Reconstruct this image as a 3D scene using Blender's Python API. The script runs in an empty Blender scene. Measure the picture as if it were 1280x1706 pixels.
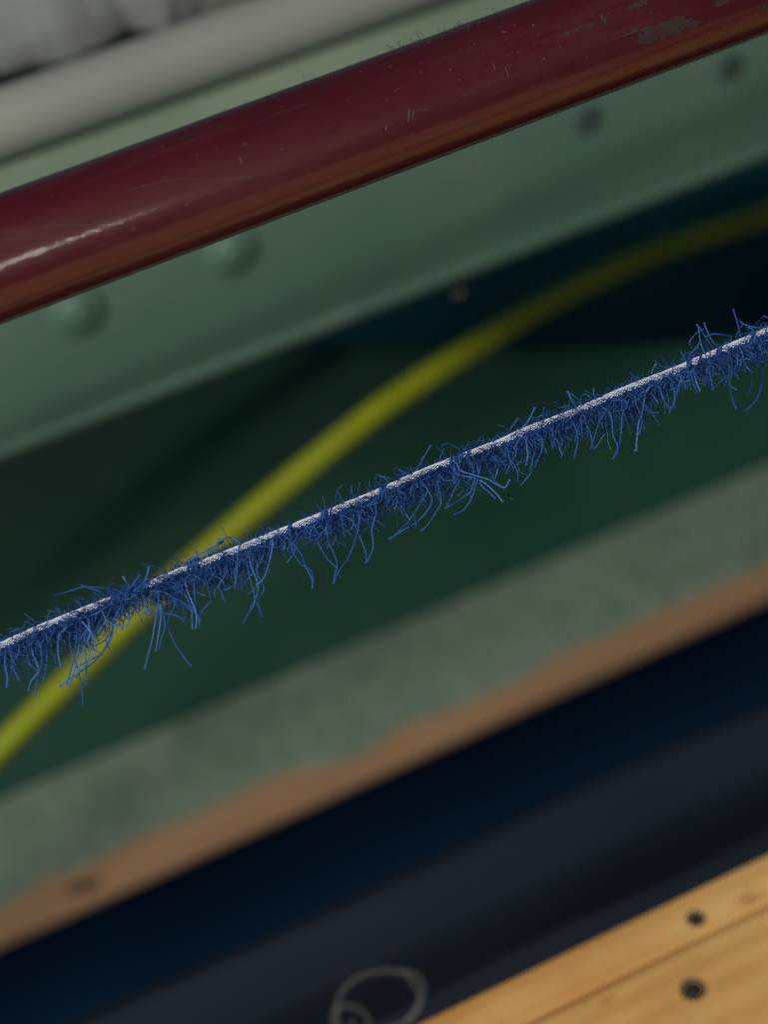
import bpy, math, random
import numpy as np
from mathutils import Vector, Matrix
random.seed(7); rng = np.random.default_rng(11)
scene = bpy.context.scene
C = scene.collection

# ------------------------------------------------------------------ camera
F = 3400.0                       # focal length in photo pixels (photo 1280 x 1706)
W, H = 1280.0, 1706.0
TH = math.radians(43)            # camera looks down this much, across the rails
Xc = Vector((13560, 5690, -F)).normalized()        # the rails' direction in camera axes
fw = Vector((0, 0, -1))
fp = (fw - Xc * fw.dot(Xc)).normalized()
a_ = Xc.cross(fp)
if a_.y < 0: a_ = -a_
Zc = (a_ * math.cos(TH) - fp * math.sin(TH)).normalized()
Yc = Zc.cross(Xc).normalized()
M = Matrix((Xc, Yc, Zc))         # camera -> world (rows are the world axes in camera axes)
cam_d = bpy.data.cameras.new('camera'); cam = bpy.data.objects.new('camera', cam_d); C.objects.link(cam)
CAM = Vector((0, 0, 0.9))
cam.matrix_world = Matrix.Translation(CAM) @ M.to_4x4()
cam_d.sensor_fit = 'HORIZONTAL'; cam_d.sensor_width = 24; cam_d.lens = F / W * 24
cam_d.clip_start = 0.02; cam_d.clip_end = 60
cam_d.dof.use_dof = True; cam_d.dof.focus_distance = 0.500; cam_d.dof.aperture_fstop = 4.7
cam_d.dof.aperture_blades = 0
scene.camera = cam

def ray(px, py): return M @ Vector(((px - W/2) / F, -(py - H/2) / F, -1))
def P(px, py, d): return CAM + ray(px, py) * d
def PZ(px, py, z): r = ray(px, py); return CAM + r * ((z - CAM.z) / r.z)
def PY(px, py, y): r = ray(px, py); return CAM + r * ((y - CAM.y) / r.y)

# ------------------------------------------------------------------ light
w = bpy.data.worlds.new('World'); scene.world = w; w.use_nodes = True
bg = w.node_tree.nodes['Background']; bg.inputs[0].default_value = (0.20, 0.60, 0.80, 1); bg.inputs[1].default_value = 0.05
scene.view_settings.view_transform = 'Standard'; scene.view_settings.look = 'None'
scene.view_settings.exposure = 0; scene.view_settings.gamma = 1
scene.cycles.use_denoising = True
scene.cycles.max_bounces = 8

def area(name, loc, target, size, power, col, shape='SQUARE', sy=None):
    d = bpy.data.lights.new(name, 'AREA'); d.energy = power; d.color = col; d.size = size; d.shape = shape
    if sy: d.shape = 'RECTANGLE'; d.size_y = sy
    o = bpy.data.objects.new(name, d); C.objects.link(o); o.location = loc
    o.rotation_euler = (Vector(target) - Vector(loc)).to_track_quat('-Z', 'Y').to_euler()
    return o
MID = P(640, 853, 0.6)
area('ceiling_lamp', MID + Vector((-1.0, -0.75, 1.35)), MID, 0.62, 31, (1.0, 0.94, 0.82))
area('window_light', MID + Vector((-1.7, -1.3, 0.6)), MID, 1.3, 6.0, (0.50, 0.78, 1.0))

# a strip lamp behind the viewer: the rail mirrors its right-hand end as the glint at the left of the photo
def strip_lamp(px, py, cy, cz, R_, dist, length, width, power):
    r = ray(px, py); oy, oz = CAM.y - cy, CAM.z - cz
    A = r.y**2 + r.z**2; B = 2*(oy*r.y + oz*r.z); Cc = oy*oy + oz*oz - R_*R_
    p = CAM + r*((-B - math.sqrt(B*B - 4*A*Cc))/(2*A)); n = Vector((0, p.y - cy, p.z - cz)).normalized()
    v = (CAM - p).normalized(); l = (n*2*n.dot(v) - v).normalized()
    e = p + l*dist
    o = area('strip_lamp', e + Vector((-length/2, 0, 0)), p, length, power, (1.0, .95, .86), sy=width)
    q = Vector((0, (e - p).y, (e - p).z)).normalized()      # faces the rail, its long side along x
    o.matrix_world = Matrix.Translation(e + Vector((-length/2, 0, 0))) @ Matrix((Vector((1, 0, 0)), q.cross(Vector((1, 0, 0))), q)).transposed().to_4x4()
    return o
_t = P(640, 194, .504)
strip_lamp(150, 388, _t.y, _t.z, 209*math.cos(math.radians(20.3))/2*.50/F, 1.6, .8, .009, 4.0)

# ------------------------------------------------------------------ mesh helpers
def mesh(name, V, Fs, mat, parent=None, smooth=True, attr=None):
    me = bpy.data.meshes.new(name)
    V = np.asarray(V, dtype=np.float32).reshape(-1, 3)
    if isinstance(Fs, np.ndarray):
        n, k = Fs.shape
        me.vertices.add(len(V)); me.vertices.foreach_set('co', V.ravel())
        me.loops.add(n * k); me.loops.foreach_set('vertex_index', Fs.astype(np.int32).ravel())
        me.polygons.add(n); me.polygons.foreach_set('loop_start', np.arange(0, n * k, k, dtype=np.int32))
        me.update(calc_edges=True)
    else:
        me.from_pydata([tuple(map(float, v)) for v in V], [], [tuple(f) for f in Fs]); me.update()
    if smooth: me.polygons.foreach_set('use_smooth', np.ones(len(me.polygons), dtype=bool))
    if attr is not None:
        a = me.attributes.new('tone', 'FLOAT', 'POINT'); a.data.foreach_set('value', np.asarray(attr, dtype=np.float32))
    me.materials.append(mat)
    o = bpy.data.objects.new(name, me); C.objects.link(o)
    if parent: o.parent = parent
    return o
def tag(o, label=None, cat=None, group=None, kind=None):
    if label: o['label'] = label
    if cat: o['category'] = cat
    if group: o['group'] = group
    if kind: o['kind'] = kind
    return o
def thing(name, loc, label, cat, group=None):
    o = bpy.data.objects.new(name, None); C.objects.link(o); o.location = loc; o.empty_display_size = .02
    return tag(o, label, cat, group)
def under(o, root):              # child keeps its world place
    o.parent = root; o.matrix_parent_inverse = Matrix.Translation(-Vector(root.location)); return o

def bevel_mod(o, wd, seg=3, ang=35):
    m = o.modifiers.new('edge', 'BEVEL'); m.width = wd; m.segments = seg; m.limit_method = 'ANGLE'; m.angle_limit = math.radians(ang)

def box(name, x0, x1, y0, y1, z0, z1, mat, bev=0.0):
    V = [(x, y, z) for x in (x0, x1) for y in (y0, y1) for z in (z0, z1)]
    Fs = [(0,1,3,2), (4,6,7,5), (0,4,5,1), (2,3,7,6), (0,2,6,4), (1,5,7,3)]
    o = mesh(name, V, Fs, mat, smooth=bev > 0)
    if bev: bevel_mod(o, bev)
    return o

def extrude_profile(name, prof, x0, x1, n, mat):      # closed (y,z) profile swept along x
    k = len(prof); V = []; Fs = []
    for i in range(n + 1):
        x = x0 + (x1 - x0) * i / n
        for (y, z) in prof: V.append((x, y, z))
    for i in range(n):
        for j in range(k):
            a = i*k + j; b = i*k + (j+1) % k
            Fs.append((a, b, b + k, a + k))
    Fs.append(tuple(range(k))[::-1]); Fs.append(tuple(n*k + j for j in range(k)))
    o = mesh(name, V, Fs, mat)
    return o

def arc(cy, cz, r, a0, a1, n):
    return [(cy + r*math.cos(math.radians(a0 + (a1-a0)*i/n)), cz + r*math.sin(math.radians(a0 + (a1-a0)*i/n))) for i in range(n+1)]

def sweep(paths, rad, sides=5, flat=1.0, pitch=None, step=None, taper=None):
    """paths (T,S,3) -> verts, quad faces of T tubes, all at once; elliptic section twisting along the yarn"""
    T, S, _ = paths.shape
    t = np.gradient(paths, axis=1); t /= np.linalg.norm(t, axis=2, keepdims=True) + 1e-12
    ref = np.array([0.23, -0.71, 0.66])
    u = np.cross(t, ref); u /= np.linalg.norm(u, axis=2, keepdims=True) + 1e-9
    v = np.cross(t, u)
    ang = np.linspace(0, 2*np.pi, sides, endpoint=False)
    seg = np.linalg.norm(np.diff(paths, axis=1), axis=2); L = np.concatenate([np.zeros((T, 1)), np.cumsum(seg, 1)], 1)
    tw = L / pitch * 2*np.pi if pitch else np.zeros((T, S))
    R = np.asarray(rad).reshape(-1, 1, 1) if np.ndim(rad) == 1 else (np.asarray(rad)[..., None] if np.ndim(rad) == 2 else rad)
    ex = np.cos(ang)[None, None, :]; ey = flat*np.sin(ang)[None, None, :]
    c, s = np.cos(tw)[..., None], np.sin(tw)[..., None]
    X = (ex*c - ey*s) * R; Y = (ex*s + ey*c) * R
    V = paths[:, :, None, :] + u[:, :, None, :]*X[..., None] + v[:, :, None, :]*Y[..., None]
    idx = np.arange(T*S*sides).reshape(T, S, sides)
    a = idx[:, :-1, :]; b = np.roll(a, -1, 2); d = idx[:, 1:, :]; e = np.roll(d, -1, 2)
    Fq = np.stack([a, b, e, d], -1).reshape(-1, 4)
    caps = []
    if sides == 4:
        caps = [idx[:, 0, ::-1], idx[:, -1, :]]; Fq = np.concatenate([Fq] + caps)
    return V.reshape(-1, 3), Fq

def catmull(pts, n):
    p = [np.array(q, float) for q in pts]; p = [2*p[0]-p[1]] + p + [2*p[-1]-p[-2]]
    out = []; m = len(p) - 3
    for k in range(n):
        u = k/(n-1)*m; i = min(int(u), m-1); t = u - i
        a, b, c, d = p[i:i+4]
        out.append(.5*((2*b) + (-a+c)*t + (2*a-5*b+4*c-d)*t*t + (-a+3*b-3*c+d)*t**3))
    return np.array(out)

# ------------------------------------------------------------------ materials
class N:
    def __init__(s, name):
        s.m = bpy.data.materials.new(name); s.m.use_nodes = True; s.t = s.m.node_tree
        s.b = s.t.nodes['Principled BSDF']
    def n(s, typ, **kw):
        o = s.t.nodes.new(typ)
        for k, v in kw.items():
            if k in o.inputs: o.inputs[k].default_value = v
            else: setattr(o, k, v)
        return o
    def l(s, a, b): s.t.links.new(a, b)
    def coords(s, scale=(1, 1, 1), kind='Object'):
        tc = s.n('ShaderNodeTexCoord'); mp = s.n('ShaderNodeMapping'); mp.inputs['Scale'].default_value = scale
        s.l(tc.outputs[kind], mp.inputs[0]); return mp.outputs[0]
    def noise(s, scale, detail=4, rough=.55, stretch=(1, 1, 1), dist=0.0):
        o = s.n('ShaderNodeTexNoise'); o.inputs['Scale'].default_value = scale; o.inputs['Detail'].default_value = detail
        o.inputs['Roughness'].default_value = rough; o.inputs['Distortion'].default_value = dist
        s.l(s.coords(stretch), o.inputs['Vector']); return o.outputs['Fac']
    def ramp(s, fac, stops):
        r = s.n('ShaderNodeValToRGB'); e = r.color_ramp.elements
        while len(e) < len(stops): e.new(0.5)
        for q, (p, c) in zip(e, stops): q.position = p; q.color = (*c, 1) if len(c) == 3 else c
        s.l(fac, r.inputs[0]); return r.outputs[0]
    def mix(s, fac, a, b, mode='MIX'):
        o = s.n('ShaderNodeMixRGB'); o.blend_type = mode
        for q, v in ((0, fac), (1, a), (2, b)):
            if isinstance(v, (int, float)): o.inputs[q].default_value = v
            elif isinstance(v, tuple): o.inputs[q].default_value = (*v, 1)
            else: s.l(v, o.inputs[q])
        return o.outputs[0]
    def color(s, c): s.l(c, s.b.inputs['Base Color']) if not isinstance(c, tuple) else setattr(s.b.inputs['Base Color'], 'default_value', (*c, 1)); return s
    def rough(s, r):
        if isinstance(r, (int, float)): s.b.inputs['Roughness'].default_value = r
        else: s.l(r, s.b.inputs['Roughness'])
        return s
    def bump(s, h, st, dist=0.001):
        b = s.n('ShaderNodeBump'); b.inputs['Strength'].default_value = st; b.inputs['Distance'].default_value = dist
        s.l(h, b.inputs['Height']); s.l(b.outputs[0], s.b.inputs['Normal']); return s
    def set(s, **kw):
        for k, v in kw.items(): s.b.inputs[k.replace('_', ' ')].default_value = v
        return s

m = N('green_machine_paint')
base = m.ramp(m.noise(14, 6, .6), [(.3, (.066, .138, .112)), (.7, (.088, .168, .132))])
dust = m.ramp(m.noise(60, 5, .7, (.35, 1, 1)), [(.55, (0, 0, 0)), (.85, (1, 1, 1))])
m.color(m.mix(dust, base, (.13, .19, .155))).rough(.42).bump(m.noise(240, 3), .12, .0004)
MAT_GREEN = m.m
m = N('toplit_green_paint')           # paler green: light from above painted into the upward face
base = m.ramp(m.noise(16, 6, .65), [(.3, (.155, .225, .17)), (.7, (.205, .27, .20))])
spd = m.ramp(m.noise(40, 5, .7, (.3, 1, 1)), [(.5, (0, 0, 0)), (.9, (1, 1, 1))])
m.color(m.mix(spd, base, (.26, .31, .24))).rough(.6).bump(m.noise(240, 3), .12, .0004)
MAT_TOPLIT = m.m
m = N('worn_green_paint')
base = m.ramp(m.noise(18, 7, .65, (1.6, .5, 1)), [(.28, (.12, .195, .145)), (.5, (.155, .232, .175)), (.75, (.24, .31, .25))])
spk = m.ramp(m.noise(130, 4, .75, (1.6, .6, 1)), [(.45, (0, 0, 0)), (.75, (1, 1, 1))])
m.color(m.mix(m.mix(.25, spk, (0, 0, 0)), base, (.36, .42, .35))).rough(.6).bump(m.noise(300, 4), .4, .0004)
MAT_WORN = m.m
m = N('shaded_green_paint')  # shadow under the beam put into the panel's darker green
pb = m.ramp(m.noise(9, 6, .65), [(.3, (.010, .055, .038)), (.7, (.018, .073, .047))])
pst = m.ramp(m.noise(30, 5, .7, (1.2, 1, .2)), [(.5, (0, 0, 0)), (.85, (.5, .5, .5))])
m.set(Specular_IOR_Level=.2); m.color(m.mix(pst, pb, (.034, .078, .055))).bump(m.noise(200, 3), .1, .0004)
MAT_SHADED = m.m
m = N('bare_brown_wood')
m.color(m.ramp(m.noise(30, 5, .6, (.25, 2, 1)), [(.3, (.31, .175, .092)), (.7, (.42, .25, .14))])).rough(.7).bump(m.noise(150, 4, .6, (.2, 2, 1)), .2, .0006)
MAT_BROWN = m.m

def pine(seed):
    m = N('pine_plank_wood')
    g = m.n('ShaderNodeTexWave'); g.wave_type = 'BANDS'; g.bands_direction = 'Y'
    g.inputs['Scale'].default_value = 26; g.inputs['Distortion'].default_value = 5.5; g.inputs['Detail'].default_value = 3; g.inputs['Detail Scale'].default_value = .8
    mp = m.n('ShaderNodeMapping'); tc = m.n('ShaderNodeTexCoord'); mp.inputs['Scale'].default_value = (.16, 1.3, 1); mp.inputs['Location'].default_value = (seed, seed*.7, 0)
    m.l(tc.outputs['Object'], mp.inputs[0]); m.l(mp.outputs[0], g.inputs['Vector'])
    grain = m.ramp(g.outputs['Fac'], [(.1, (.60, .335, .120)), (.8, (.65, .39, .155))])
    blot = m.ramp(m.noise(22, 4, .6, (.5, 1, 1)), [(.42, (1, 1, 1)), (.75, (.80, .66, .5))])
    spot = m.ramp(m.noise(75, 3, .5, (.6, 1, 1)), [(.64, (1, 1, 1)), (.74, (.55, .42, .33))])
    m.color(m.mix(1, m.mix(1, grain, blot, 'MULTIPLY'), spot, 'MULTIPLY')).rough(.55).bump(g.outputs['Fac'], .1, .0004)
    return m.m
MAT_PINE = [pine(0.3), pine(4.1), pine(7.7)]

m = N('maroon_gloss_paint')
base = m.ramp(m.noise(35, 5, .6, (.4, 1, 1)), [(.3, (.044, .0026, .007)), (.7, (.058, .0042, .010))])
hz = m.ramp(m.noise(90, 6, .7, (.18, 1.4, 1.4)), [(.5, (0, 0, 0)), (.95, (.16, .16, .16))])
sp = m.ramp(m.noise(900, 2, .5), [(.72, (0, 0, 0)), (.80, (.35, .35, .35))])
m.color(m.mix(sp, m.mix(hz, base, (.16, .13, .13)), (.30, .26, .25)))
m.rough(m.ramp(m.noise(50, 6, .7, (.3, 1, 1)), [(.3, (.32, .32, .32)), (.75, (.50, .50, .50))])).bump(m.noise(700, 3, .6, (.6, 1, 1)), .10, .0003)
m.set(Coat_Weight=.7, Coat_Roughness=.045, Specular_IOR_Level=.6, Specular_Tint=(1, .72, .68, 1))
cb = m.n('ShaderNodeBump'); cb.inputs['Strength'].default_value = .16; cb.inputs['Distance'].default_value = .0003
m.l(m.noise(1500, 2, .5, (.6, 1, 1)), cb.inputs['Height']); m.l(cb.outputs[0], m.b.inputs['Coat Normal'])
MAT_RED = m.m
m = N('worn_steel')
m.color(m.ramp(m.noise(20, 5, .65, (.3, 1, 1)), [(.3, (.26, .275, .265)), (.7, (.33, .335, .31))]))
m.rough(.42).set(Metallic=.1).bump(m.noise(120, 4), .1, .0004)
MAT_STEEL = m.m
m = N('grey_primer_chip')
m.color(m.ramp(m.noise(110, 6, .75), [(.36, (.040, .006, .010)), (.55, (.030, .016, .020)), (.78, (.034, .026, .030))])).rough(.6); MAT_CHIP = m.m
m = N('pale_scratch'); m.color((.075, .050, .053)).rough(.55); MAT_SCR = m.m
m = N('dark_chip'); m.color((.02, .012, .016)).rough(.55); MAT_DKCHIP = m.m
m = N('rust_chip'); m.color((.17, .13, .055)).rough(.8); MAT_RUST = m.m
m = N('wood_stain'); m.color((.06, .045, .045)).rough(.8); MAT_STAIN = m.m

m = N('yellow_cable_rubber')
m.color(m.ramp(m.noise(60, 4), [(.3, (.255, .29, .008)), (.7, (.31, .345, .012))])).rough(.5); MAT_YEL = m.m
m = N('navy_cloth')
wv = m.n('ShaderNodeTexWave'); wv.inputs['Scale'].default_value = 700; m.l(m.coords(), wv.inputs['Vector'])
m.color(m.ramp(m.noise(9, 5, .6, (.4, 1, 1)), [(.3, (.010, .016, .030)), (.7, (.018, .023, .036))])).rough(.95).set(Specular_IOR_Level=.08).bump(wv.outputs['Fac'], .2, .0003)
MAT_NAVY = m.m
m = N('grey_fleece')
m.color(m.ramp(m.noise(30, 7, .7), [(.30, (.12, .125, .13)), (.5, (.17, .18, .185)), (.72, (.23, .245, .25))])).rough(.95).bump(m.noise(120, 6, .7), .35, .002)
m.set(Sheen_Weight=.3); MAT_FLEECE = m.m
m = N('dark_screw_steel'); m.color((.045, .045, .05)).rough(.45).set(Metallic=.6); MAT_SCREW = m.m
m = N('dark_hole'); m.color((.028, .058, .055)).rough(.8); MAT_HOLE = m.m
m = N('clear_plastic_line')
m.color((.42, .45, .45)).rough(.3).set(Transmission_Weight=.45, IOR=1.3, Alpha=.07); MAT_CLEAR = m.m
m = N('factory_floor'); m.color(m.ramp(m.noise(6, 5), [(.3, (.007, .055, .155)), (.7, (.010, .07, .175))])).rough(.85); MAT_FLOOR = m.m  # bluish tone of the dark gaps put into the floor colour
m = N('navy_void_wall'); m.color(m.ramp(m.noise(7, 5), [(.3, (.016, .11, .145)), (.7, (.022, .14, .17))])).rough(.9).set(Specular_IOR_Level=.1); MAT_BACK = m.m  # navy painted to stand for the shaded void behind the panel
m = N('lint_fibre'); m.color((.05, .055, .07)).rough(.9); MAT_LINT = m.m

def yarn_mat(name, dark, light, tip):
    m = N(name)
    at = m.n('ShaderNodeAttribute'); at.attribute_name = 'tone'
    c = m.ramp(at.outputs['Fac'], [(0, dark), (.75, light), (1, tip)])
    m.color(c).rough(.85).set(Specular_IOR_Level=.25)
    m.bump(m.noise(5000, 2), .3, .0001)
    return m.m
MAT_BLUE = yarn_mat('blue_cotton_yarn', (.008, .038, .155), (.027, .094, .325), (.078, .180, .46))
MAT_WHITE = yarn_mat('white_cotton_yarn', (.48, .54, .64), (.62, .67, .76), (.70, .74, .80))

# ------------------------------------------------------------------ layout of the rails (all run along x)
X0, X1 = -0.75, 1.15
lip = P(640, 524, 0.72); lipY, lipZ = lip.y, lip.z
topZ = PY(640, 165, lipY).z
pl = P(640, 1062, 0.90); plZ, plY1 = pl.z, pl.y
plY0 = PZ(640, 1281, plZ).y
wd = P(990, 1562, 0.61); wdZ = wd.z
print('LAYOUT z', plZ, wdZ, plY0, plY1, 'lip', lip, 'top', topZ, 'plate', pl, plY0, 'wood', wd)

# ------------------------------------------------------------------ setting
fz = min(plZ, wdZ) - 0.35
o = box('floor', -3, 3.4, -2, 4, fz - .05, fz, MAT_FLOOR); tag(o, kind='structure')

# ------------------------------------------------------------------ upper green beam
t = thing('machine_beam', ((X0+X1)/2, lipY, lipZ), 'pale green painted steel beam with bolt heads running behind the maroon rail', 'beam')
prof = arc(lipY + .0040, lipZ + .0050, .0050, -90, -217, 10)
prof += [(lipY, lipZ + .0095)]
prof += arc(lipY + .004, topZ - .0035, .0035, 180, 90, 5)
prof += [(lipY + .128, topZ), (lipY + .130, topZ - .002), (lipY + .130, topZ - .006), (lipY + .012, topZ - .006), (lipY + .009, topZ - .010), (lipY + .009, lipZ + .001), (lipY+.007, lipZ - .0002)]
o = extrude_profile('web', prof, X0, X1, 6, MAT_GREEN); under(o, t)
o = box('lit_top', X0, X1, lipY + .0045, lipY + .127, topZ - .001, topZ + .0004, MAT_TOPLIT); under(o, t)
# dome rivets and dark bolts in the web face
yf = lipY + .0006
def dome(name, c, r, h, mat, n=20, k=7):
    V = []; Fs = []
    for j in range(k):
        a = j / (k - 1) * math.pi / 2
        rr = r * math.cos(a); hh = h * math.sin(a)
        for i in range(n):
            th = 2*math.pi*i/n; V.append((c.x + rr*math.cos(th), c.y - hh, c.z + rr*math.sin(th)))
    for j in range(k-1):
        for i in range(n):
            Fs.append((j*n+i, j*n+(i+1) % n, (j+1)*n+(i+1) % n, (j+1)*n+i))
    return mesh(name, V, Fs, mat)
def disc_ring(name, c, rs, hs, mat, n=24):           # turned profile facing -y
    V = []; Fs = []
    for r, h in zip(rs, hs):
        for i in range(n):
            th = 2*math.pi*i/n; V.append((c.x + r*math.cos(th), c.y - h, c.z + r*math.sin(th)))
    for j in range(len(rs)-1):
        for i in range(n):
            Fs.append((j*n+i, j*n+(i+1) % n, (j+1)*n+(i+1) % n, (j+1)*n+i))
    return mesh(name, V, Fs, mat)
for (px, py) in [(128, 520), (385, 418)]:
    c = PY(px, py, yf)
    w_ = disc_ring('washer', c, (.0095, .0095, .0088, .003), (-.0005, .0012, .0016, .0016), MAT_GREEN); under(w_, t)
    b = dome('rivet', Vector((c.x, c.y - .0012, c.z)), .0060, .0019, MAT_GREEN); under(b, t)
for (px, py) in [(980, 200), (1217, 112)]:
    c = PY(px, py, yf)
    b = disc_ring('bolt', c, (.0054, .0050, .0040, .0028, .0001), (.0004, .0008, .0010, .0009, .0009), MAT_HOLE); under(b, t)
# rust spot on the lip
def blob(name, cfun, poly, mat):
    V = [cfun(0, 0)] + [cfun(u, v) for u, v in poly]; n = len(poly)
    return mesh(name, V, [(0, i+1, (i+1) % n+1) for i in range(n)], mat)
c = PY(765, 490, lipY - .0026)
pts = [(math.cos(a)*.0026*random.uniform(.7, 1.2), math.sin(a)*.0013*random.uniform(.7, 1.2)) for a in np.linspace(0, 6.28, 14)[:-1]]
o = blob('rust_chip', lambda u, v: (c.x+u, c.y, c.z+v), pts, MAT_RUST); under(o, t)

# ------------------------------------------------------------------ dark panel below the beam, worn ledge with its wooden edge
t2 = thing('lower_ledge', ((X0+X1)/2, plY0, plZ), 'worn green painted wooden ledge with chipped bare brown front edge', 'ledge')
bd = box('board', X0, X1, plY0, plY1 + .05, plZ - .0045, plZ, MAT_BROWN, .0012); under(bd, t2)
chips = [(-400, 1690), (-200, 1590), (-60, 1535), (0, 1508), (40, 1480), (80, 1455), (120, 1447), (180, 1416), (215, 1395), (300, 1362), (350, 1342), (400, 1315), (430, 1296), (500, 1276), (570, 1264), (610, 1250), (650, 1216), (690, 1196), (760, 1176), (830, 1142), (880, 1122), (930, 1085), (1000, 1058), (1100, 1012), (1200, 970), (1280, 935), (1420, 868), (1600, 800), (1850, 690)]
ed = [PZ(px, py + 4, plZ + .0006) for px, py in chips]
ex = np.array([q.x for q in ed]); ey = np.array([q.y for q in ed])
xs = np.linspace(X0, X1, 420)
yy = np.interp(xs, ex, ey)
out = (xs < ex[0]) | (xs > ex[-1])
base_y = plY0 + .016
yy = np.where(out, base_y + .003*np.sin(xs*60) + .002*np.sin(xs*143), yy)
yy += .0006*np.sin(xs*900) * rng.uniform(0, 1, len(xs))
V = []; Fs = []
for i, x in enumerate(xs):
    V += [(x, yy[i], plZ), (x, yy[i] + .0004, plZ + .0007), (x, plY1 + .0035, plZ + .0007)]
for i in range(len(xs)-1):
    a = 3*i; Fs += [(a, a+3, a+4, a+1), (a+1, a+4, a+5, a+2)]
o = mesh('paint_layer', V, Fs, MAT_WORN, smooth=False); under(o, t2)
c = PZ(140, 1476, plZ + .0004)
pts = [(math.cos(a)*.0085*random.uniform(.75, 1.15), math.sin(a)*.0036*random.uniform(.6, 1.2)) for a in np.linspace(0, 6.28, 18)[:-1]]
o = blob('knot', lambda u, v: (c.x+u, c.y+v, c.z), pts, MAT_STAIN); under(o, t2)

SL = .16/(topZ - plZ)
def on_panel(px, py):
    p = PY(px, py, plY1 + .08)
    for _ in range(40): p = PY(px, py, plY1 + .002 + SL*(p.z - plZ))
    return p
bw = box('back_wall', -3, 3.4, plY1 + .40, plY1 + .45, fz + .001, topZ + .25, MAT_BACK); tag(bw, kind='structure')
tp = [on_panel(a, b) for a, b in [(-900, 1090), (-400, 900), (0, 745), (300, 628), (480, 578), (640, 588), (900, 590), (1150, 580), (1300, 560), (1700, 440)]]
V = []; Fs = []; n_ = 90
for i in range(n_ + 1):
    x = X0 + (X1 - X0)*i/n_; z = np.interp(x, [p.x for p in tp], [p.z for p in tp]); z0 = plZ + .0012
    y = plY1 + .002 + SL*(z - plZ)
    V += [(x, plY1 + .002, z0), (x, y, z), (x, y + .003, z + .001), (x, plY1 + .006, z0)]
for i in range(n_):
    for j in range(4):
        q0 = 4*i + j; q1 = 4*i + (j+1) % 4; Fs.append((q0, q1, q1 + 4, q0 + 4))
Fs += [(0, 1, 2, 3), (4*n_+3, 4*n_+2, 4*n_+1, 4*n_)]
t3 = mesh('side_panel', V, Fs, MAT_SHADED, smooth=False)
t3.data.polygons.foreach_set('use_smooth', np.zeros(len(t3.data.polygons), dtype=bool))
tag(t3, 'dark green upright sheet metal panel in shadow behind the yellow cable', 'panel')

# ------------------------------------------------------------------ grey pipe
topZ += .0005
pr = 57.5*math.cos(math.radians(20)) * .70 / F
pc = P(640, -20, .70); pz = topZ + pr + .0005
# slide along the view ray so that the pipe sits on the beam
pc = PZ(640, -20, pz)
def cylinder_x(name, y, z, r, x0, x1, mat, n=64, seg=40, wob=0.0, hole=0.8):
    V = []; Fs = []
    for i in range(seg+1):
        x = x0 + (x1-x0)*i/seg
        dy, dz = wob*math.sin(i*.7), wob*math.cos(i*.53)
        for j in range(n):
            a = 2*math.pi*j/n; V.append((x, y+dy+r*math.cos(a), z+dz+r*math.sin(a)))
    for i in range(seg):
        for j in range(n):
            a = i*n+j; b = i*n+(j+1) % n; Fs.append((a, a+n, b+n, b))
    # hollow ends
    base = len(V)
    for x, ring0, sgn in ((x0, 0, 1), (x1, seg*n, -1)):
        b0 = len(V)
        for dx in (0, .03*sgn):
            for j in range(n):
                a = 2*math.pi*j/n; V.append((x+dx, y+hole*r*math.cos(a), z+hole*r*math.sin(a)))
        for j in range(n):
            j2 = (j+1) % n
            Fs.append((ring0+j, ring0+j2, b0+j2, b0+j)); Fs.append((b0+j, b0+j2, b0+n+j2, b0+n+j))
        Fs.append(tuple(b0+n+j for j in range(n)))
    return mesh(name, V, Fs, mat)
o = cylinder_x('steel_pipe', pc.y, pz, pr, X0, X1, MAT_STEEL)
tag(o, 'plain grey steel pipe lying along the pale green beam above the maroon rail', 'pipe')

# ------------------------------------------------------------------ grey cloth bundle behind the pipe
t = None
low = [(-260, 230), (-120, 178), (0, 118), (60, 100), (130, 90), (190, 62), (230, 40), (290, 46), (350, 18), (430, -8), (560, -60), (760, -140)]
zz = topZ + .003
pts = [PZ(px, py + 44, zz) for px, py in low]
V = []; Fs = []; K = 26; NX = 150
bx = np.array([p.x for p in pts]); by = np.array([p.y for p in pts])
for i in range(NX):
    x = bx[0] - .05 + (bx[-1] - bx[0] + .1)*i/(NX-1)
    y0 = np.interp(x, bx, by); env = 1
    for j in range(K):
        a = math.pi*1.02 - 2*math.pi*j/K
        n1 = math.sin(x*70 + j*.5)*.0006 + math.sin(x*143 - j*.9)*.0006 + math.sin(x*31 + j*.5)*.001 + random.gauss(0, .0005)
        r = .042 + n1
        e = min(1.0, i/8, (NX-1-i)/8); e = math.sqrt(max(e, .02))
        sa = math.sin(a); V.append((x, y0 + .040 + r*e*math.cos(a), zz + .010 + (.95*r*e*sa if sa > 0 else .009*sa)))
for i in range(NX-1):
    for j in range(K):
        a = i*K+j; b = i*K+(j+1) % K; Fs.append((a, b, b+K, a+K))
Fs += [tuple(range(K))[::-1], tuple((NX-1)*K + j for j in range(K))]
o = mesh('cloth_bundle', V, Fs, MAT_FLEECE); tag(o, 'mottled pale grey fleece bundle lying behind the steel pipe', 'cloth')
sm = o.modifiers.new('soft', 'SUBSURF'); sm.levels = 1; sm.render_levels = 1

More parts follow.
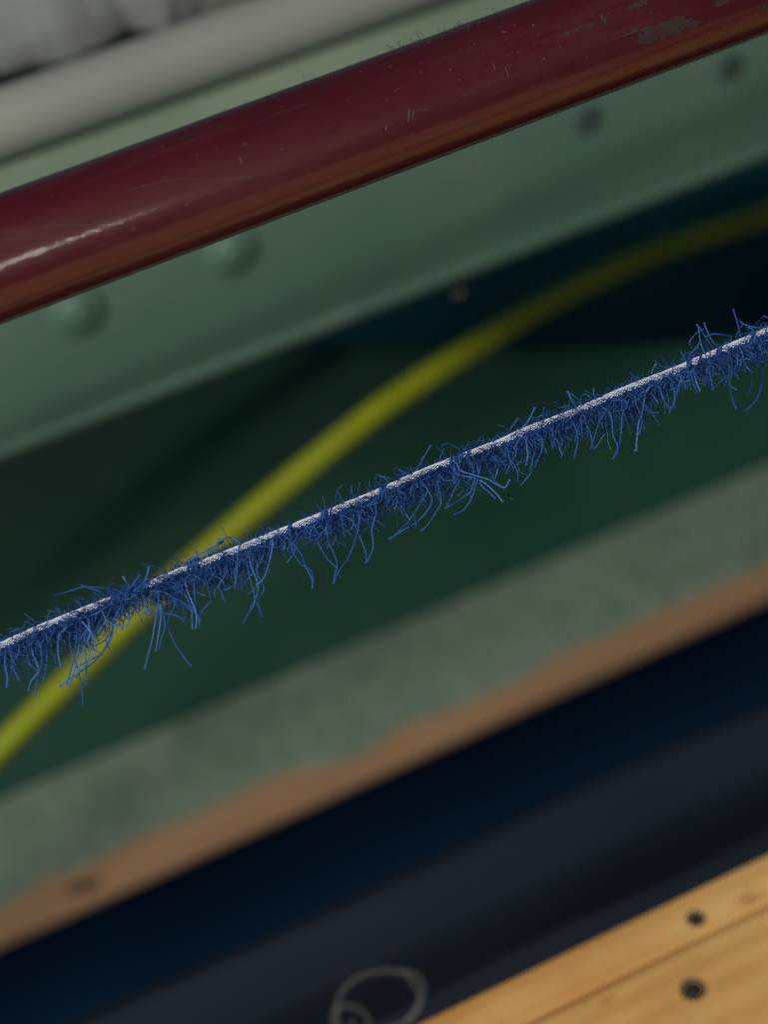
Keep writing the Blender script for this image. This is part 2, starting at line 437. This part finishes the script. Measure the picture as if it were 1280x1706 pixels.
# ------------------------------------------------------------------ maroon rail
top = P(640, 90, .50); bot = P(640, 298, .50)
tr = 209*math.cos(math.radians(20.3))/2*.50/F
tc_ = P(640, 194, .504)
t = thing('maroon_rail', (tc_.x, tc_.y, tc_.z), 'glossy maroon painted round rail with chipped paint and a bright glint at left', 'rail')
o = cylinder_x('painted_tube', tc_.y, tc_.z, tr, X0, X1, MAT_RED, n=128, seg=60); under(o, t)
def on_tube(px, py, lift=.00012):     # where the ray of this spot meets the tube
    r = ray(px, py); dy, dz = r.y, r.z; oy, oz = CAM.y - tc_.y, CAM.z - tc_.z; R = tr + lift
    A = dy*dy+dz*dz; B = 2*(oy*dy+oz*dz); Cc = oy*oy+oz*oz-R*R; D = B*B-4*A*Cc
    if D < 0: return None
    return CAM + r*((-B - math.sqrt(D))/(2*A))
def tube_patch(name, px, py, w_, h_, mat, rot=-20, n=22, jag=.35, lift=.0001):
    c = on_tube(px, py); th0 = math.atan2(c.z - tc_.z, c.y - tc_.y); R = tr + lift
    cr, sr = math.cos(math.radians(rot)), math.sin(math.radians(rot))
    s = .5/F; V = [(c.x, tc_.y + R*math.cos(th0), tc_.z + R*math.sin(th0))]
    for i in range(n):
        a = 2*math.pi*i/n; k = 1 + random.uniform(-jag, jag)
        u, v = w_/2*math.cos(a)*k, h_/2*math.sin(a)*k
        uu = (u*cr - v*sr)*s; vv = (u*sr + v*cr)*s
        th = th0 - vv/R
        V.append((c.x + uu, tc_.y + R*math.cos(th), tc_.z + R*math.sin(th)))
    return under(mesh(name, V, [(0, i+1, (i+1) % n+1) for i in range(n)], mat), t)
# rot is measured from the rail's own direction
for (px, py, w_, h_, rot) in [(1100, 52, 62, 34, 0), (1128, 44, 50, 26, 8), (1078, 64, 30, 22, 0), (1150, 42, 40, 16, -6), (1060, 10, 26, 12, 0), (1072, 3, 12, 16, 20), (1005, 32, 10, 20, 10), (985, 43, 18, 7, 0), (945, 55, 9, 9, 0), (957, 53, 7, 6, 0), (1058, 52, 12, 8, 10), (1205, 4, 40, 10, 0), (1275, 14, 14, 14, 0)]:
    tube_patch('paint_chip', px, py, w_, h_, MAT_CHIP, rot)
for (px, py, w_, h_) in [(312, 229, 24, 9), (300, 231, 10, 7), (445, 162, 12, 5)]:
    tube_patch('paint_chip', px, py, w_, h_, MAT_DKCHIP, 0)
def tube_line(name, pts, wpx, mat):
    q = catmull([tuple(on_tube(a, b, .00005)) for a, b in pts], 14)
    V, Fq = sweep(q[None], wpx*.5*.5/F * np.sin(np.linspace(.15, math.pi-.15, 14))[None]**.5, 5)
    return under(mesh(name, V, Fq, mat), t)
for pts, wp in [([(690, 183), (688, 195), (690, 203)], 1.6), ([(682, 182), (680, 205)], 1.8), ([(693, 184), (703, 183), (716, 184)], 1.2), ([(645, 208), (643, 218)], 1.8),
                ([(400, 262), (403, 275)], 1.6), ([(404, 244), (412, 239)], 1.4), ([(822, 105), (825, 118)], 1.1), ([(842, 112), (848, 128)], 1.5), ([(905, 95), (910, 102)], 1.3),
                ([(205, 320), (250, 308), (290, 300), (340, 299)], 1.0), ([(0, 389), (40, 386), (80, 377), (130, 376), (170, 378)], 1.0), ([(340, 299), (395, 298), (440, 290)], 1.0),
                ([(930, 62), (955, 52), (985, 38)], .9), ([(1010, 70), (1040, 60), (1080, 46)], 1.0), ([(655, 156), (668, 145)], 1.2), ([(540, 215), (560, 208)], .9), ([(760, 165), (800, 152)], .8)]:
    tube_line('scratch', pts, wp, MAT_SCR)
# fine lint standing on the rail's top
paths = []
for k in range(150):
    if k < 95: px = random.gauss(random.choice([672, 700, 715, 765, 775, 780]), 7)
    else: px = random.uniform(380, 860)
    th = random.uniform(.35, 1.6); r0 = on_tube(px, 322 - px*.3635 + 8)
    if r0 is None: continue
    p = np.array([r0.x, tc_.y + tr*math.cos(th), tc_.z + tr*math.sin(th)])
    d = np.array([random.gauss(0, 1), math.cos(th), math.sin(th)]); d /= np.linalg.norm(d); q = [p]
    L = random.uniform(.0008, .0030)
    for s in range(7):
        d = d + rng.normal(0, .5, 3); d /= np.linalg.norm(d); q.append(q[-1] + d*L/7)
    paths.append(q)
V, Fq = sweep(np.array(paths), .00004, 3)
tag(under(mesh('lint', V, Fq, MAT_LINT), t), kind='stuff')

# ------------------------------------------------------------------ yellow cable
cab = [(-330, 1600, .70), (-150, 1410, .715), (0, 1243, .73), (110, 1137, .74), (200, 1046, .745), (330, 932, .75), (420, 856, .755), (500, 790, .76), (580, 722, .765), (660, 661, .77), (760, 598, .78), (850, 540, .82), (920, 498, .86), (1000, 456, .91), (1080, 424, .96), (1150, 400, 1.0), (1220, 378, 1.03), (1280, 362, 1.05), (1420, 330, 1.08), (1700, 290, 1.10), (2100, 215, 1.12)]
_pf = np.polyfit([c[0]/1000 for c in cab], [c[1] for c in cab], 5)
cab = [(c[0], float(np.polyval(_pf, c[0]/1000))*.7 + c[1]*.3, c[2]) for c in cab]
cab = [(-700, 1990, .66), (-500, 1785, .68)] + cab
cq = [P(*c) for c in cab]
def lay(p, c):
    if c[0] > 700: return tuple(p)
    for _ in range(12):
        lim = plY1 - .008 + .16*(p.z - plZ)/(topZ - plZ)
        if p.y > lim: p = PY(c[0], c[1], lim)
    return tuple(p)
fwd = M @ Vector((0, 0, -1))
dd = np.array([(Vector(lay(p, c)) - CAM).dot(fwd) for p, c in zip(cq, cab)])
for _ in range(3): dd[1:-1] = .25*dd[:-2] + .5*dd[1:-1] + .25*dd[2:]
q = catmull([tuple(P(c[0], c[1], float(d) - .002)) for c, d in zip(cab, dd)], 160)
V, Fq = sweep(q[None], .0048, 14)
o = mesh('yellow_cable', V, Fq, MAT_YEL); tag(o, 'yellow rubber cable curving up from left behind the blue fringed cord', 'cable')

# ------------------------------------------------------------------ dark cloth trough between ledge and planks
ya, yb = wd.y - .012, plY0 + .06
# folds traced where they show
def yz(py, dz): return (PZ(1000, py, wdZ - .015).y, wdZ + dz)
cp = [(ya, wdZ - .024)] + [yz(1545, -.021), yz(1500, -.017), yz(1480, -.024), yz(1462, -.075), yz(1440, -.095), yz(1420, -.085), yz(1398, -.026), yz(1350, -.009), yz(1315, -.010), yz(1290, -.018)]
y9 = cp[-1][0]; cp += [(y9 + .008, wdZ - .027), (y9 + .018, wdZ - .041), (y9 + .030, wdZ - .062), (y9 + .042, wdZ - .088), (y9 + .056, wdZ - .122), (y9 + .075, wdZ - .165), (y9 + .11, wdZ - .22)]
# arc-length sampling of the smoothed profile
cc = np.array(cp); tt_ = np.concatenate([[0], np.cumsum(np.linalg.norm(np.diff(cc, axis=0), axis=1))])
ts = np.linspace(0, tt_[-1], 110); py_ = np.interp(ts, tt_, cc[:, 0]); pz_ = np.interp(ts, tt_, cc[:, 1])
kk = np.hanning(7); kk /= kk.sum()
py_ = np.convolve(np.pad(py_, 3, 'edge'), kk, 'valid'); pz_ = np.convolve(np.pad(pz_, 3, 'edge'), kk, 'valid')
V = []; Fs = []; NX, NY = 140, 109
for i in range(NX+1):
    x = X0 + (X1-X0)*i/NX
    for j in range(NY+1):
        wv_ = .0006*math.sin(x*26 + j*.05) + .0005*math.sin(x*61 - j*.09)
        V.append((x, py_[j] + wv_*(j > 8), pz_[j] + .0008*math.sin(x*47 + j*.11)))
for i in range(NX):
    for j in range(NY):
        a = i*(NY+1)+j; Fs.append((a, a+NY+1, a+NY+2, a+1))
o = mesh('dark_cloth', V, Fs, MAT_NAVY); tag(o, 'dark navy folded cloth hanging between the green ledge and pine planks', 'cloth')
so = o.modifiers.new('thick', 'SOLIDIFY'); so.thickness = .0012

# ------------------------------------------------------------------ pine planks
t = thing('pine_decking', (wd.x, wd.y, wdZ), 'golden pine boards with dark screws at the lower right, beside the dark cloth', 'decking')
e0 = wd.y; e1 = PZ(1075, 1608, wdZ).y; wid = .075
edges = [(e1 + .0008, e0)] + [(e1 - (k+1)*wid, e1 - k*wid - (.0008 if k == 0 else .0016)) for k in range(7)]
for k, (a, b) in enumerate(edges):
    o = box('plank', X0, X1, a, b, wdZ - .018, wdZ, MAT_PINE[k % 3], .0011); under(o, t)
def screw(px, py, r):
    c = PZ(px, py, wdZ); n = 24
    rs = (r*1.25, r*1.02, r*.99, r*.8, .0001); hs = (.0002, .0004, -.0001, .0001, .0003)
    V = []; Fs = []
    for rr, h in zip(rs, hs):
        for i in range(n):
            th = 2*math.pi*i/n; jj = 1
            V.append((c.x + rr*jj*math.cos(th), c.y + rr*jj*math.sin(th), c.z + h))
    for j in range(len(rs)-1):
        for i in range(n): Fs.append((j*n+i, j*n+(i+1) % n, (j+1)*n+(i+1) % n, (j+1)*n+i))
    s = mesh('screw', V, Fs, MAT_SCREW); under(s, t)
    return s
for (px, py, r) in [(1160, 1530, .0024), (1155, 1648, .0031)]: screw(px, py, r)

# ------------------------------------------------------------------ clear plastic loop
ring = [(560, 1715, .60), (556, 1690, .60), (572, 1675, .60), (600, 1682, .60), (616, 1706, .60), (600, 1722, .602), (568, 1712, .603), (560, 1680, .603), (575, 1645, .603), (610, 1622, .603), (650, 1617, .603), (690, 1622, .602), (706, 1645, .602), (697, 1680, .60), (672, 1704, .60), (640, 1714, .60), (600, 1722, .60), (582, 1716, .60), (590, 1700, .60)]
ring = [(px, py, d - .185) for px, py, d in ring]
q = catmull([tuple(PZ(900, 2350, wdZ + .001)), tuple(PZ(720, 2150, wdZ + .002)), tuple(P(600, 1850, .44))] + [tuple(P(*c)) for c in ring], 190)
V, Fq = sweep(q[None], .00055, 8)
arcpts = [(672, 1618, .415), (690, 1640, .415), (700, 1662, .415), (690, 1688, .415), (676, 1706, .415)]
q = catmull([tuple(P(*c)) for c in arcpts], 40); V2, F2 = sweep(q[None], .00055, 8)
o = mesh('plastic_loop', np.concatenate([V, V2]), np.concatenate([Fq, F2 + len(V)]), MAT_CLEAR)
tag(o, 'thin clear plastic loop of line hanging over the dark cloth at bottom', 'line loop')

# ------------------------------------------------------------------ the fringed cord
line = [(0, 1078), (60, 1050), (130, 1022), (192, 998), (247, 975), (316, 947), (400, 915), (440, 899), (479, 883), (537, 860), (630, 822), (700, 790), (754, 769), (785, 757), (840, 736), (874, 719), (960, 687), (1046, 649), (1129, 617), (1204, 584), (1252, 565), (1280, 551)]
lx = np.array([-1200] + [p[0] for p in line] + [2500]); ly = np.array([1078 + 1200*.455] + [p[1] for p in line] + [551 - 1220*.42])
def dep(px): return .497 + .009*max(0.0, (px - 250)/1000)
pxs = np.linspace(-1150, 2450, 1500)
pys = np.interp(pxs, lx, ly)
kern = np.hanning(25); kern /= kern.sum()
pys = np.interp(pxs, pxs[12:-12], np.convolve(pys, kern, 'valid'))
CP = np.array([tuple(P(a, b, dep(a))) for a, b in zip(pxs, pys)])
seg = np.linalg.norm(np.diff(CP, axis=0), axis=1); S_ = np.concatenate([[0], np.cumsum(seg)]); LEN = S_[-1]
def at_s(s):
    s = np.atleast_1d(s); return np.stack([np.interp(s, S_, CP[:, k]) for k in range(3)], 1)
def s_of(px): return np.interp(px, pxs, S_)
T0 = (CP[-1] - CP[0]); T0 /= np.linalg.norm(T0)
toC = np.array(tuple(CAM)) - CP[750]; Bv = toC - T0*np.dot(toC, T0); Bv /= np.linalg.norm(Bv)     # towards the viewer's side
Av = np.cross(Bv, T0)
up = np.array([0, 0, 1.0]);
if np.dot(Av, up) < 0: Av = -Av
s1 = .5/F                                             # one photo pixel on the cord

t = thing('fringed_cord', tuple(CP[750]), 'taut woven cord with white core and frayed blue yarn fringe, in sharp focus', 'cord')
# blue heart under the white yarns
ss = np.linspace(0, LEN, 1000); pth = at_s(ss)
V, Fq = sweep(pth[None], 5.4*s1, 10); under(mesh('core', V, Fq, MAT_BLUE, attr=np.full(len(V), .15)), t)
# white warp yarns: rows of short floats lying on the core (twill), the lower rows broken by the weft
def capsule_rows(ang_deg, pitch, dash, rad, rcore, phase, density, jitter=.05):
    sarr = np.arange(0, LEN, pitch*s1); sarr = sarr + phase*pitch*s1
    keep = rng.random(len(sarr)) < density
    for (g0, g1, pr_) in [(188, 246, .8), (314, 332, .75), (480, 490, .5), (537, 552, .6), (633, 646, .6), (756, 784, .45), (1146, 1152, .7), (1166, 1172, .7), (1196, 1203, .6), (1252, 1260, .8)]:
        keep &= ~((sarr > s_of(g0)) & (sarr < s_of(g1)) & (rng.random(len(sarr)) < pr_))
    sarr = sarr[keep]; n = 5
    u = np.linspace(-.5, .5, n)
    wob = .08*np.sin(sarr*900 + ang_deg) + .06*np.sin(sarr*2300)
    a = np.radians(ang_deg) + wob
    sl = sarr[:, None] + u[None]*dash*s1*(1 + rng.normal(0, .08, (len(sarr), 1)))
    base = at_s(np.clip(sl.ravel(), 0, LEN)).reshape(len(sarr), n, 3)
    rr = (rcore + .9*(1 - (2*u)**2))*s1
    skew = a[:, None] + u[None]*.35
    off = np.cos(skew)[..., None]*Bv + np.sin(skew)[..., None]*Av
    pth = base + off*rr[None, :, None] + rng.normal(0, jitter*s1, (len(sarr), 1, 3))
    R = rad*s1*np.sqrt(np.clip(1 - (2*u)**2*.92, .05, 1))[None]*np.ones((len(sarr), 1))
    return sweep(pth, R, 5)
rows = [(112, 8.0, 8.0, 1.4, 1), (92, 8.0, 8.0, 1.45, 1), (72, 8.0, 7.9, 1.45, 1), (52, 8.0, 7.4, 1.4, 1), (32, 8.0, 5.4, 1.2, 1), (12, 8.0, 4.8, 1.1, 1), (-8, 8.0, 4.4, 1.05, .95), (-27, 8.0, 3.8, .95, .6)]
for k, (ad, pt, ds, rd, dn) in enumerate(rows):
    V, Fq = capsule_rows(ad, pt, ds, rd, 5.4, (k*.37) % 1, dn)
    tone = np.repeat(rng.random(len(V)//25), 25)
    o = mesh('white_yarn', V, Fq, MAT_WHITE, attr=tone); under(o, t)

def down_field(px):   # how far the fringe reaches below the core, in photo pixels
    kx = [-400, 0, 30, 60, 110, 140, 170, 200, 240, 290, 320, 350, 400, 430, 480, 520, 560, 610, 650, 700, 760, 800, 835, 870, 910, 960, 1020, 1060, 1120, 1150, 1190, 1250, 1720]
    ky = [55, 45, 50, 55, 50, 48, 45, 48, 55, 60, 70, 42, 55, 50, 50, 62, 55, 52, 60, 62, 50, 52, 60, 48, 46, 56, 58, 55, 45, 36, 46, 60, 60]
    return np.interp(px, kx, ky)*.84
def lean_field(px):   # sideways lean of the hanging threads, + to the right of the photo
    kx = [-400, 0, 60, 110, 140, 180, 240, 280, 320, 360, 430, 470, 520, 570, 640, 700, 760, 820, 880, 940, 1000, 1060, 1120, 1200, 1720]
    ky = [-.2, -.3, .1, .0, -.9, -1.2, -.6, .5, .7, .1, -.1, .2, .4, -.3, -.5, -.6, .2, .5, -.3, -.5, -.3, -.5, -.3, .0, -.1]
    return np.interp(px, kx, ky)
down = -np.array([0, 0, 1.0])
# picture-down as seen on the cord: across the view, turned a little
scrR = np.array(tuple(M @ Vector((1, 0, 0)))); scrU = np.array(tuple(M @ Vector((0, 1, 0)))); scrB = np.array(tuple(M @ Vector((0, 0, 1))))
hang = -scrU*.93 + down*.25; hang /= np.linalg.norm(hang)

def grow(roots, d0, L, steps, tgt, pull, curl, kink=0.0):
    n = len(roots); p = roots.copy(); d = d0/np.linalg.norm(d0, axis=1, keepdims=True); out = [p.copy()]
    drift = rng.normal(0, curl, (n, 3)); 
    for k in range(steps):
        drift = drift*.86 + rng.normal(0, curl*.5, (n, 3))
        d = d + pull*(tgt - d)*.16 + drift*.2
        if kink > 0:
            kk = rng.random(n) < kink; d[kk] += rng.normal(0, .8, (kk.sum(), 3))
        d /= np.linalg.norm(d, axis=1, keepdims=True)
        p = p + d*(L/steps)[:, None]; out.append(p.copy())
    return np.stack(out, 1)
def tone_for(n, per, lo=0, hi=1): return np.repeat(rng.uniform(lo, hi, n), per)

# tufts: every tuft has its own lean and length so the fringe hangs in locks
tuft_s = np.cumsum(rng.uniform(7, 21, 400))*s1; tuft_s = tuft_s[tuft_s < LEN]
nt = len(tuft_s); tuft_px = np.interp(tuft_s, S_, pxs)
tuft_lean = lean_field(tuft_px) + rng.normal(0, .65, nt)
tuft_len = down_field(tuft_px)*rng.uniform(.55, 1.45, nt)
tuft_dep = rng.normal(0.0, .45, nt)
tuft_tip = at_s(tuft_s) + (hang + scrR*tuft_lean[:, None]*.75 + scrB*tuft_dep[:, None]*.6)*(tuft_len*s1*1.05)[:, None]

def fringe(n, rspread, conv, lo, hi, rad, steps, spread, curl, ang_lo, ang_hi, name, pull=1.0, tone=(0, 1), kink=0.02, side=4):
    ti = rng.integers(0, nt, n)
    s = np.clip(tuft_s[ti] + rng.normal(0, rspread, n)*s1, 0, LEN)
    ang = np.radians(rng.uniform(ang_lo, ang_hi, n))
    offd = np.cos(ang)[:, None]*Bv + np.sin(ang)[:, None]*Av
    roots = at_s(s) + offd*(4.5*s1)
    d0 = offd + rng.normal(0, .35, (n, 3)) + T0*rng.normal(0, .5, (n, 1)) + scrR*(tuft_lean[ti]*.5)[:, None]
    tgt = hang + scrR*(tuft_lean[ti] + rng.normal(0, spread, n))[:, None] + scrB*(tuft_dep[ti] + rng.normal(0, spread, n))[:, None]
    tgt /= np.linalg.norm(tgt, axis=1, keepdims=True)
    gt = tuft_tip[ti] + rng.normal(0, 5.0*s1, (n, 3)) - roots; gl = np.linalg.norm(gt, axis=1, keepdims=True) + 1e-9
    cv = conv*(rng.random((n, 1)) < .75)
    tgt = tgt*(1 - cv) + gt/gl*cv; tgt /= np.linalg.norm(tgt, axis=1, keepdims=True)
    L = tuft_len[ti]*rng.uniform(lo, hi, n)*s1*1.12
    pth = grow(roots, d0, L, steps, tgt, pull, curl, kink)
    r = rad*s1*rng.uniform(.62, 1.15, n)
    V, Fq = sweep(pth, r, side, .62, 8*s1)
    o = mesh(name, V, Fq, MAT_BLUE, attr=tone_for(n, (steps+1)*side, *tone)); under(o, t); tag(o, kind='stuff')
    return o
fringe(11500, 8, .35, .25, .85, .9, 10, .7, 1.1, -170, -52, 'fringe_mat', 1.0, (0, .7))
fringe(7600, 10, .85, .5, 1.15, 1.05, 16, .55, 1.05, -155, -42, 'hanging_fringe', 1.2, (.05, 1), .03)
fringe(800, 9, .8, .8, 1.5, 1.12, 26, .55, .75, -140, -32, 'long_fringe', 1.2, (.3, 1), .015)

# clipped fuzz and little loops along the upper edge
def fuzz(n, lo, hi, name, curl, a0=112, a1=165):
    s = rng.uniform(0, LEN, n); dens = .55 + .45*np.sin(s*410) * np.sin(s*167+1)
    s = s[rng.random(n) < dens + .35]; n = len(s)
    ang = np.radians(rng.uniform(a0, a1, n))
    offd = np.cos(ang)[:, None]*Bv + np.sin(ang)[:, None]*Av
    roots = at_s(s) + offd*4.8*s1
    d0 = offd + rng.normal(0, .5, (n, 3)) + T0*rng.normal(-.2, .8, (n, 1))
    tgt = offd*.3 + T0*rng.normal(0, 1.0, (n, 1)) + rng.normal(0, .4, (n, 3))
    pth = grow(roots, d0, rng.uniform(lo, hi, n)*s1, 12, tgt, 1.1, curl, .04)
    V, Fq = sweep(pth, 1.05*s1*rng.uniform(.8, 1.1, n), 4, .62, 8*s1)
    o = mesh(name, V, Fq, MAT_BLUE, attr=tone_for(n, 13*4, 0, .75)); under(o, t); tag(o, kind='stuff')
fuzz(4200, 6, 19, 'upper_fuzz', .8)
fuzz(700, 16, 38, 'upper_loops', 1.4, 108, 150)
# yarns wrapped across the white core
wr = []
for (g0, g1, n) in [(186, 248, 46), (314, 333, 9), (480, 491, 4), (536, 553, 7), (632, 647, 6), (752, 786, 12), (1144, 1152, 4), (1164, 1172, 4), (1194, 1204, 5), (1250, 1262, 6), (400, 402, 1), (905, 907, 1), (60, 62, 1)]:
    for k in range(n):
        s0 = s_of(random.uniform(g0, g1)); ln = random.uniform(10, 34)*s1*(1.2 if g0 == 186 else .8)
        aa = np.radians(np.linspace(random.uniform(-80, -40), random.uniform(95, 140), 16))
        sv = np.clip(s0 + np.linspace(-.5, .5, 16)*ln, 0, LEN)
        wr.append(at_s(sv) + (np.cos(aa)[:, None]*Bv + np.sin(aa)[:, None]*Av)*((7.6 + random.uniform(0, 3))*s1))
V, Fq = sweep(np.array(wr), 1.4*s1, 5, .62, 8*s1)
tag(under(mesh('wrapped_threads', V, Fq, MAT_BLUE, attr=tone_for(len(wr), 80, .1, .9)), t), kind='stuff')

# the threads that stand out singly, each followed in the photo
def th(*pts): return list(pts)
loose = [
 th((200, 982), (172, 979), (138, 978), (112, 986), (91, 992)), th((180, 995), (165, 985), (150, 980), (136, 975)), th((215, 975), (209, 967), (205, 960)),
 th((214, 985), (224, 970), (234, 957)), th((238, 975), (245, 958), (248, 944)), th((305, 945), (330, 925), (355, 912), (372, 903), (362, 905)),
 th((330, 938), (345, 920), (366, 903), (382, 896), (400, 903)), th((395, 905), (380, 895), (370, 897), (361, 905)),
 th((693, 784), (704, 766), (718, 742)), th((668, 800), (650, 797), (631, 793)), th((690, 790), (676, 788), (664, 782)), th((590, 830), (586, 818), (587, 810)),
 th((846, 730), (865, 718), (880, 702), (892, 679)), th((850, 716), (862, 700), (861, 697)), th((900, 704), (898, 694), (905, 692)), th((960, 682), (952, 665), (946, 652)), th((975, 678), (960, 662), (948, 655)),
 th((993, 668), (990, 658), (990, 648)), th((1086, 622), (1090, 612), (1093, 607)), th((1178, 596), (1168, 572), (1165, 548), (1162, 541)), th((1192, 585), (1180, 568), (1170, 552), (1166, 545)),
 th((1160, 585), (1150, 575), (1152, 565), (1165, 552), (1172, 548)), th((1200, 583), (1185, 565), (1176, 545), (1174, 538)), th((1150, 590), (1160, 580), (1168, 568)), th((1222, 560), (1206, 558), (1188, 557), (1175, 562)),
 th((1234, 562), (1231, 545), (1226, 528), (1222, 515)), th((1280, 545), (1262, 546), (1244, 542), (1232, 535)), th((1290, 540), (1280, 530), (1272, 527)), th((1250, 560), (1254, 550), (1248, 546)),
 th((10, 1080), (8, 1105), (12, 1125), (11, 1145)), th((30, 1090), (22, 1110), (33, 1134)), th((78, 1060), (78, 1100), (72, 1138)), th((98, 1060), (97, 1090), (103, 1112)), th((70, 1100), (62, 1130), (59, 1158)), th((64, 1115), (52, 1135), (48, 1150)),
 th((128, 1060), (122, 1100), (111, 1142)), th((135, 1062), (128, 1100), (115, 1146)), th((150, 1055), (140, 1080), (127, 1130)), th((142, 1060), (143, 1100), (144, 1142)), th((190, 1040), (180, 1070), (160, 1100), (125, 1125), (99, 1144)),
 th((188, 1035), (186, 1062), (170, 1088), (145, 1102), (128, 1112)), th((160, 1080), (145, 1105), (120, 1130), (100, 1143)), th((131, 1120), (137, 1150), (139, 1175)), th((170, 1045), (155, 1070), (148, 1095), (143, 1120)),
 th((150, 1075), (172, 1068), (186, 1050), (188, 1035)), th((160, 1060), (175, 1045), (200, 1040)), th((180, 1035), (205, 1045), (215, 1035), (212, 1020)),
 th((258, 1040), (254, 1065), (246, 1095), (241, 1115)), th((280, 1035), (288, 1065), (305, 1092), (319, 1110)), th((268, 1030), (263, 1065), (260, 1085)), th((275, 1040), (270, 1060), (266, 1080)),
 th((240, 985), (275, 987), (300, 1005), (322, 1018)), th((260, 980), (300, 1000), (325, 1020), (337, 1034)), th((290, 1000), (318, 1010), (330, 1025), (333, 1046)), th((250, 1020), (280, 1022), (300, 1028), (307, 1036)),
 th((310, 968), (342, 966), (348, 985), (352, 998)), th((318, 1010), (320, 1030), (321, 1048)), th((325, 1015), (328, 1032), (327, 1046)), th((365, 975), (368, 985), (374, 1000)), th((392, 950), (392, 970), (385, 978), (374, 984)),
 th((330, 1022), (342, 1012), (352, 1000)), th((420, 955), (408, 970), (403, 982)), th((428, 950), (440, 980), (430, 1000), (432, 1012), (437, 1028)), th((425, 1000), (415, 1020), (406, 1038)), th((430, 975), (425, 1000), (418, 1012)),
 th((500, 920), (510, 945), (520, 965), (521, 980)), th((485, 910), (500, 938), (518, 950), (523, 972)), th((455, 905), (448, 940), (440, 962), (428, 975)),
 th((546, 900), (556, 920), (562, 940), (558, 958), (556, 972)), th((590, 905), (580, 930), (566, 950), (557, 970)), th((530, 900), (545, 930), (560, 945), (568, 962)), th((620, 880), (622, 910), (615, 930), (609, 938)), th((608, 915), (610, 928), (612, 936)),
 th((700, 840), (680, 870), (665, 885), (650, 900)), th((720, 835), (700, 865), (670, 885), (648, 898)), th((735, 835), (726, 855), (712, 875), (702, 885)), th((790, 812), (770, 830), (752, 842), (742, 847)), th((786, 830), (772, 850), (757, 857)),
 th((760, 790), (800, 800), (825, 820), (838, 836)), th((770, 785), (812, 798), (840, 812), (850, 798)), th((800, 805), (815, 820), (826, 830)), th((740, 800), (765, 800), (758, 815), (744, 845)),
 th((890, 725), (893, 750), (888, 765), (884, 785)), th((878, 745), (880, 760), (877, 775)), th((860, 755), (850, 775), (844, 790)), th((850, 765), (860, 775), (867, 768)), th((905, 740), (895, 770), (880, 795), (867, 809)),
 th((960, 715), (963, 735), (957, 764)), th((975, 700), (985, 725), (988, 748)), th((1000, 700), (992, 725), (984, 750)), th((1018, 690), (1022, 725), (1030, 745), (1022, 765)), th((1038, 690), (1035, 725), (1032, 745), (1029, 757)),
 th((1060, 670), (1068, 690), (1070, 705), (1065, 725)), th((1065, 660), (1080, 685), (1098, 687)), th((1075, 660), (1070, 690), (1064, 708), (1060, 752)), th((1045, 680), (1030, 685), (1000, 690)),
 th((1120, 635), (1126, 660), (1124, 682)), th((1135, 630), (1125, 665), (1116, 688)), th((1152, 620), (1158, 645), (1163, 655)), th((1155, 615), (1160, 635), (1167, 652)), th((1186, 600), (1183, 620), (1186, 635), (1188, 650)), th((1104, 660), (1112, 676), (1120, 680)),
 th((1238, 590), (1236, 600), (1234, 610)), th((1215, 600), (1220, 620), (1216, 640), (1228, 650)),
]
deep = [th((1268, 595), (1272, 625), (1264, 660), (1243, 685)), th((1212, 600), (1216, 640), (1222, 668), (1228, 683)), th((1255, 620), (1254, 640), (1248, 655)), th((1150, 625), (1190, 632), (1240, 615), (1275, 600))]
def loose_thread(pts, lift, nm='loose_thread'):
    ly0 = float(np.interp(pts[0][0], lx, ly))
    if pts[0][1] - ly0 > 12:                          # start it at the core, a little off to the side
        dx = random.uniform(-22, 22); pts = [(pts[0][0] + dx, ly0 + 8 - dx*.41), (pts[0][0] + dx*.6 + random.uniform(-6, 6), ly0*.5 + pts[0][1]*.5 + random.uniform(-4, 4))] + list(pts)
    d = dep(pts[0][0]) - lift
    d0 = dep(pts[0][0]) - (.0002 if lift > 0 else -.003)
    q3 = [tuple(P(a, b, d0 + (d - d0)*min(1, i/2) - .0012*math.sin(i*1.7))) for i, (a, b) in enumerate(pts)]
    L = sum(math.hypot(pts[i+1][0]-pts[i][0], pts[i+1][1]-pts[i][1]) for i in range(len(pts)-1))
    n = max(14, int(L/2.6))
    q = catmull(q3, n) + rng.normal(0, .12*s1, (n, 3))
    # two plies twisted round one another, ends slightly frayed
    tt = np.gradient(q, axis=0); tt /= np.linalg.norm(tt, axis=1, keepdims=True)
    u = np.cross(tt, [.23, -.71, .66]); u /= np.linalg.norm(u, axis=1, keepdims=True); v = np.cross(tt, u)
    ph = np.arange(n)*2.6/9*2*math.pi; opn = np.ones(n)*.75; opn[-4:] = [.9, 1.1, 1.4, 1.8]
    VV, FF, off = [], [], 0
    for k in (0, math.pi):
        qq = q + (np.cos(ph+k)[:, None]*u + np.sin(ph+k)[:, None]*v)*(opn*s1)[:, None]
        a, b = sweep(qq[None], .82*s1, 5); VV.append(a); FF.append(b + off); off += len(a)
    V = np.concatenate(VV)
    return under(mesh(nm, V, np.concatenate(FF), MAT_BLUE, attr=np.full(len(V), random.uniform(.35, 1))), t)
for k, pts in enumerate(loose): loose_thread(pts, random.uniform(.0015, .006))
for pts in deep: loose_thread(pts, -.016)

print('TRIS', sum(len(p.vertices) - 2 for me in bpy.data.meshes for p in me.polygons))
